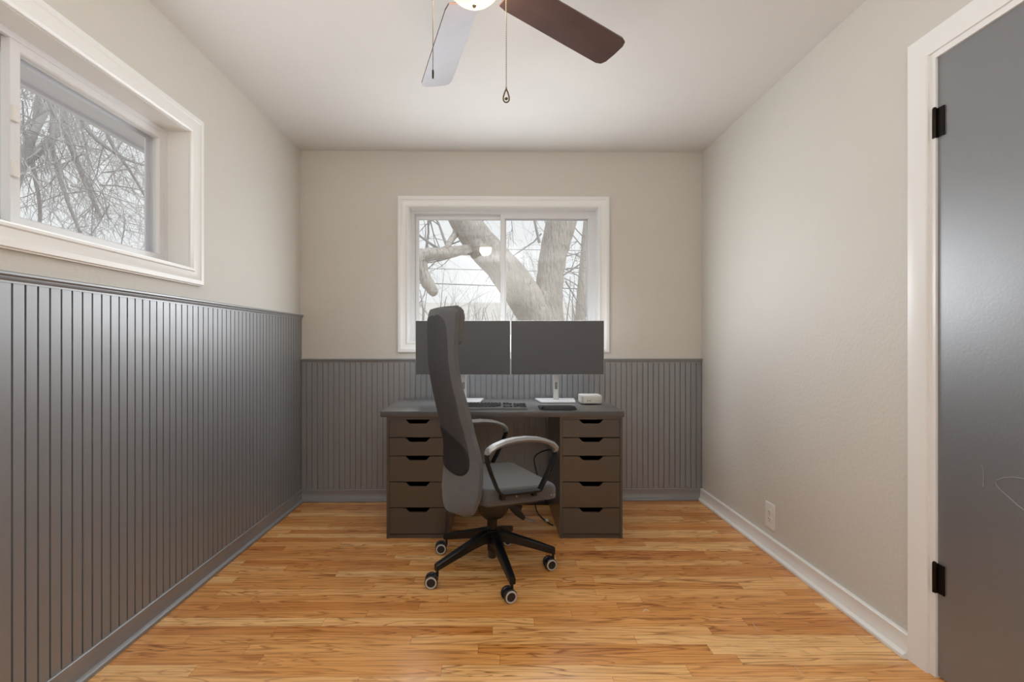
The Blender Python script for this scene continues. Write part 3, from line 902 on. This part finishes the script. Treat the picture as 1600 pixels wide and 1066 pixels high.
# second, thinner trunk at the right edge of the back window
t2 = thing('slender_tree', 'slim tree trunk at the right edge of the back window', 'tree', P(912, 640, 9.0).to_tuple()[:2] + (-.6,), 0)
o2 = Vector(t2.location)
wobble([P(906, 660, 9) - o2, P(907, 500, 9) - o2, P(912, 420, 9) - o2, P(918, 340, 9) - o2, P(926, 250, 9) - o2], [.11, .10, .085, .075, .06], 14, .1, 5, 8).build('trunk', M['bark'], t2, smooth=80)
tw = MB()
for k in range(9):
    branch(tw, P(908 + k * .6, 500 - k * 16, 9) - o2, Vector((rn.choice((-1, 1)) * .8, rn.uniform(-.5, .5), .5)), .9, .014, 2, rn, .0, 4, 5, 4)
tw.build('twigs', M['twig'], t2, kind='stuff')

# shrubs and the house beyond the garden
def shrub(label, px, d, wpx, py_top, n_, grp='bare shrubs beyond the back window'):
    b0 = P(px, 520, d); s_ = thing('bare_shrub', label, 'shrub', (b0.x, d, -.6), 0, grp)
    hgt = HC - (py_top - VY) * d / F + .6; mb = MB(); rn_ = random.Random(int(px))
    for k in range(n_):
        branch(mb, Vector((rn_.uniform(-.15, .15), rn_.uniform(-.15, .15), 0)), Vector((rn_.gauss(0, wpx), rn_.gauss(0, wpx), 1)), hgt * rn_.uniform(.8, 1.05), .036, 2, rn_, -.02, 4, 7, 4, .16)
    mb.build('branches', M['twig'], s_, kind='stuff')


shrub('bare shrub seen between the chair headrest and the window mullion', 744, 15.5, .14, 476, 11)
shrub('bare upright shrub at the left edge of the back window', 664, 10, .12, 450, 7)
shrub('bare shrub seen at the foot of the window mullion, left of the tree', 799, 19, .12, 466, 9)
shrub('bare dense shrub between the forked trunk and the slim trunk', 893, 12.5, .14, 440, 12)
hs_ = thing('neighbour_house', 'pale low house with a grey roof far beyond the garden', 'house', (0, 24, -.6), 0)
zr = HC - (490 - VY) * 24 / F + .6
MB().box(-9, 9, 0, 8, 0, zr - .55).build('walls', M['siding'], hs_)
MB().loft([[(x, -.5, zr - .62), (x, 4, zr + .9), (x, 8.5, zr - .62), (x, 8.5, zr - .75), (x, -.5, zr - .75)] for x in (-9.5, 9.5)]).build('roof', M['roof'], hs_)
for lab, pts in (('topmost overhead cable, passing behind the forked trunk', ((560, 389), (800, 390), (1000, 394))),
                 ('middle overhead cable, passing under the broken limb', ((560, 418), (720, 421), (1000, 428))),
                 ('lowest and thickest overhead cable below the stub of the broken limb', ((560, 439), (780, 447), (1000, 455)))):
    cable([P(a, b, 15) for a, b in pts], .012 if 'lowest' in lab else .007, 'street_cable', lab)

# tangle of bare branches outside the left window
lt = thing('tangled_tree', 'bare tree with a tangle of drooping twigs outside the left window', 'tree', (-6.0, 4.6, -.6), 0)
ol = Vector(lt.location)


def LP(px, py, X=-5.2):
    d = F * -X / (VX - px); return Vector((X, d, HC - (py - VY) * d / F)) - ol


wobble([(0, 0, 0), (.05, .1, 1.6), (-.1, .1, 3.0), LP(-10, 110, -6.0), LP(10, 20, -6.0)], [.26, .2, .16, .13, .1], 14, .1, 5, 9).build('trunk', M['bark'], lt, smooth=80)
rn = random.Random(5)
LIMBS = (((20, 300), (45, 225), (75, 165), (95, 110), (110, 40)), ((25, 262), (60, 238), (88, 205), (98, 170), (100, 100)), ((92, 150), (105, 210), (125, 265), (150, 322), (158, 340)),
         ((85, 160), (82, 230), (100, 300), (128, 370)), ((150, 130), (170, 215), (205, 270), (240, 330)), ((60, 150), (50, 240), (62, 320), (60, 380)), ((120, 120), (135, 200), (190, 245), (240, 262)))
for i, l_ in enumerate(LIMBS):
    X = -5.2 - .25 * (i % 3)
    rr = [.05, .042, .034, .028, .02] if i < 3 else [.03, .026, .02, .016, .012]
    wobble([LP(a, b, X) for a, b in l_], rr[:len(l_)], 9, .1, 6, 20 + i).build('limb', M['twig'], lt, smooth=80)
tw = MB()
for i in range(115):
    px = rn.uniform(15, 245); base = 80 + (px - 20) * .52
    py = rn.uniform(base - 60, base + 180); X = rn.uniform(-6.2, -4.6)
    branch(tw, LP(px, py, X), Vector((rn.uniform(-.6, .6), rn.uniform(-.8, .8), rn.uniform(-1.1, .35))), rn.uniform(.8, 1.6), rn.uniform(.006, .012), 2, rn, .12, 4, 7, 5, .3)
tw.build('twigs', M['twig'], lt, kind='stuff')

# ------------------------------------------------------------------ light
W = bpy.data.worlds.new('overcast_sky'); S.world = W; W.use_nodes = True
bg = W.node_tree.nodes['Background']; bg.inputs['Color'].default_value = (.97, .985, 1, 1); bg.inputs['Strength'].default_value = 1.0


def area(name, loc, rot, sx, sy, energy, col):
    l = bpy.data.lights.new(name, 'AREA'); l.shape = 'RECTANGLE'; l.size = sx; l.size_y = sy; l.energy = energy; l.color = col
    o_ = bpy.data.objects.new(name, l); COL.objects.link(o_); o_.location = loc; o_.rotation_euler = rot
    return o_


area('daylight_back_window', (.06, 3.385, 1.44), (-PI / 2, 0, math.radians(.7)), 1.3, .58, 26, (.9, .95, 1))
area('daylight_left_window', (XL + .005, 1.48, 1.775), (0, -PI / 2, 0), .58, 1.3, 6, (.88, .94, 1))
area('added_bounce_fill', (.1, -.45, 1.75), (PI, 0, 0), .3, .3, 48, (.92, .96, 1))  # added fill lamp behind the camera, aimed at the ceiling to brighten the room
pl_ = bpy.data.lights.new('fan_lamp', 'POINT'); pl_.energy = 16; pl_.color = (1, .95, .87); pl_.shadow_soft_size = .07
po = bpy.data.objects.new('fan_lamp', pl_); COL.objects.link(po); po.location = (-.0642, 1.4467, ZC - .265)

sl_ = bpy.data.lights.new('hazy_sun', 'SUN'); sl_.energy = 1.6; sl_.angle = math.radians(14); sl_.color = (1, .97, .93)
so = bpy.data.objects.new('hazy_sun', sl_); COL.objects.link(so)
so.rotation_euler = Vector((-.5, .45, -1.0)).to_track_quat('-Z', 'Y').to_euler()

# ------------------------------------------------------------------ camera
cam = bpy.data.cameras.new('camera'); co = bpy.data.objects.new('camera', cam); COL.objects.link(co)
cam.sensor_width = 36; cam.lens = F / 1600 * 36; cam.clip_start = .02
cam.shift_x = (800 - VX) / 1600; cam.shift_y = (VY - 533) / 1600
co.location = (0, 0, HC); co.rotation_euler = (PI / 2, 0, 0)
S.camera = co
S.view_settings.view_transform = 'Standard'; S.view_settings.look = 'None'
S.view_settings.exposure = 0; S.view_settings.gamma = 1; S.view_settings.use_curve_mapping = False
S.cycles.use_denoising = True
S.cycles.max_bounces = 10; S.cycles.diffuse_bounces = 6; S.cycles.transparent_max_bounces = 12
S.cycles.sample_clamp_indirect = 8
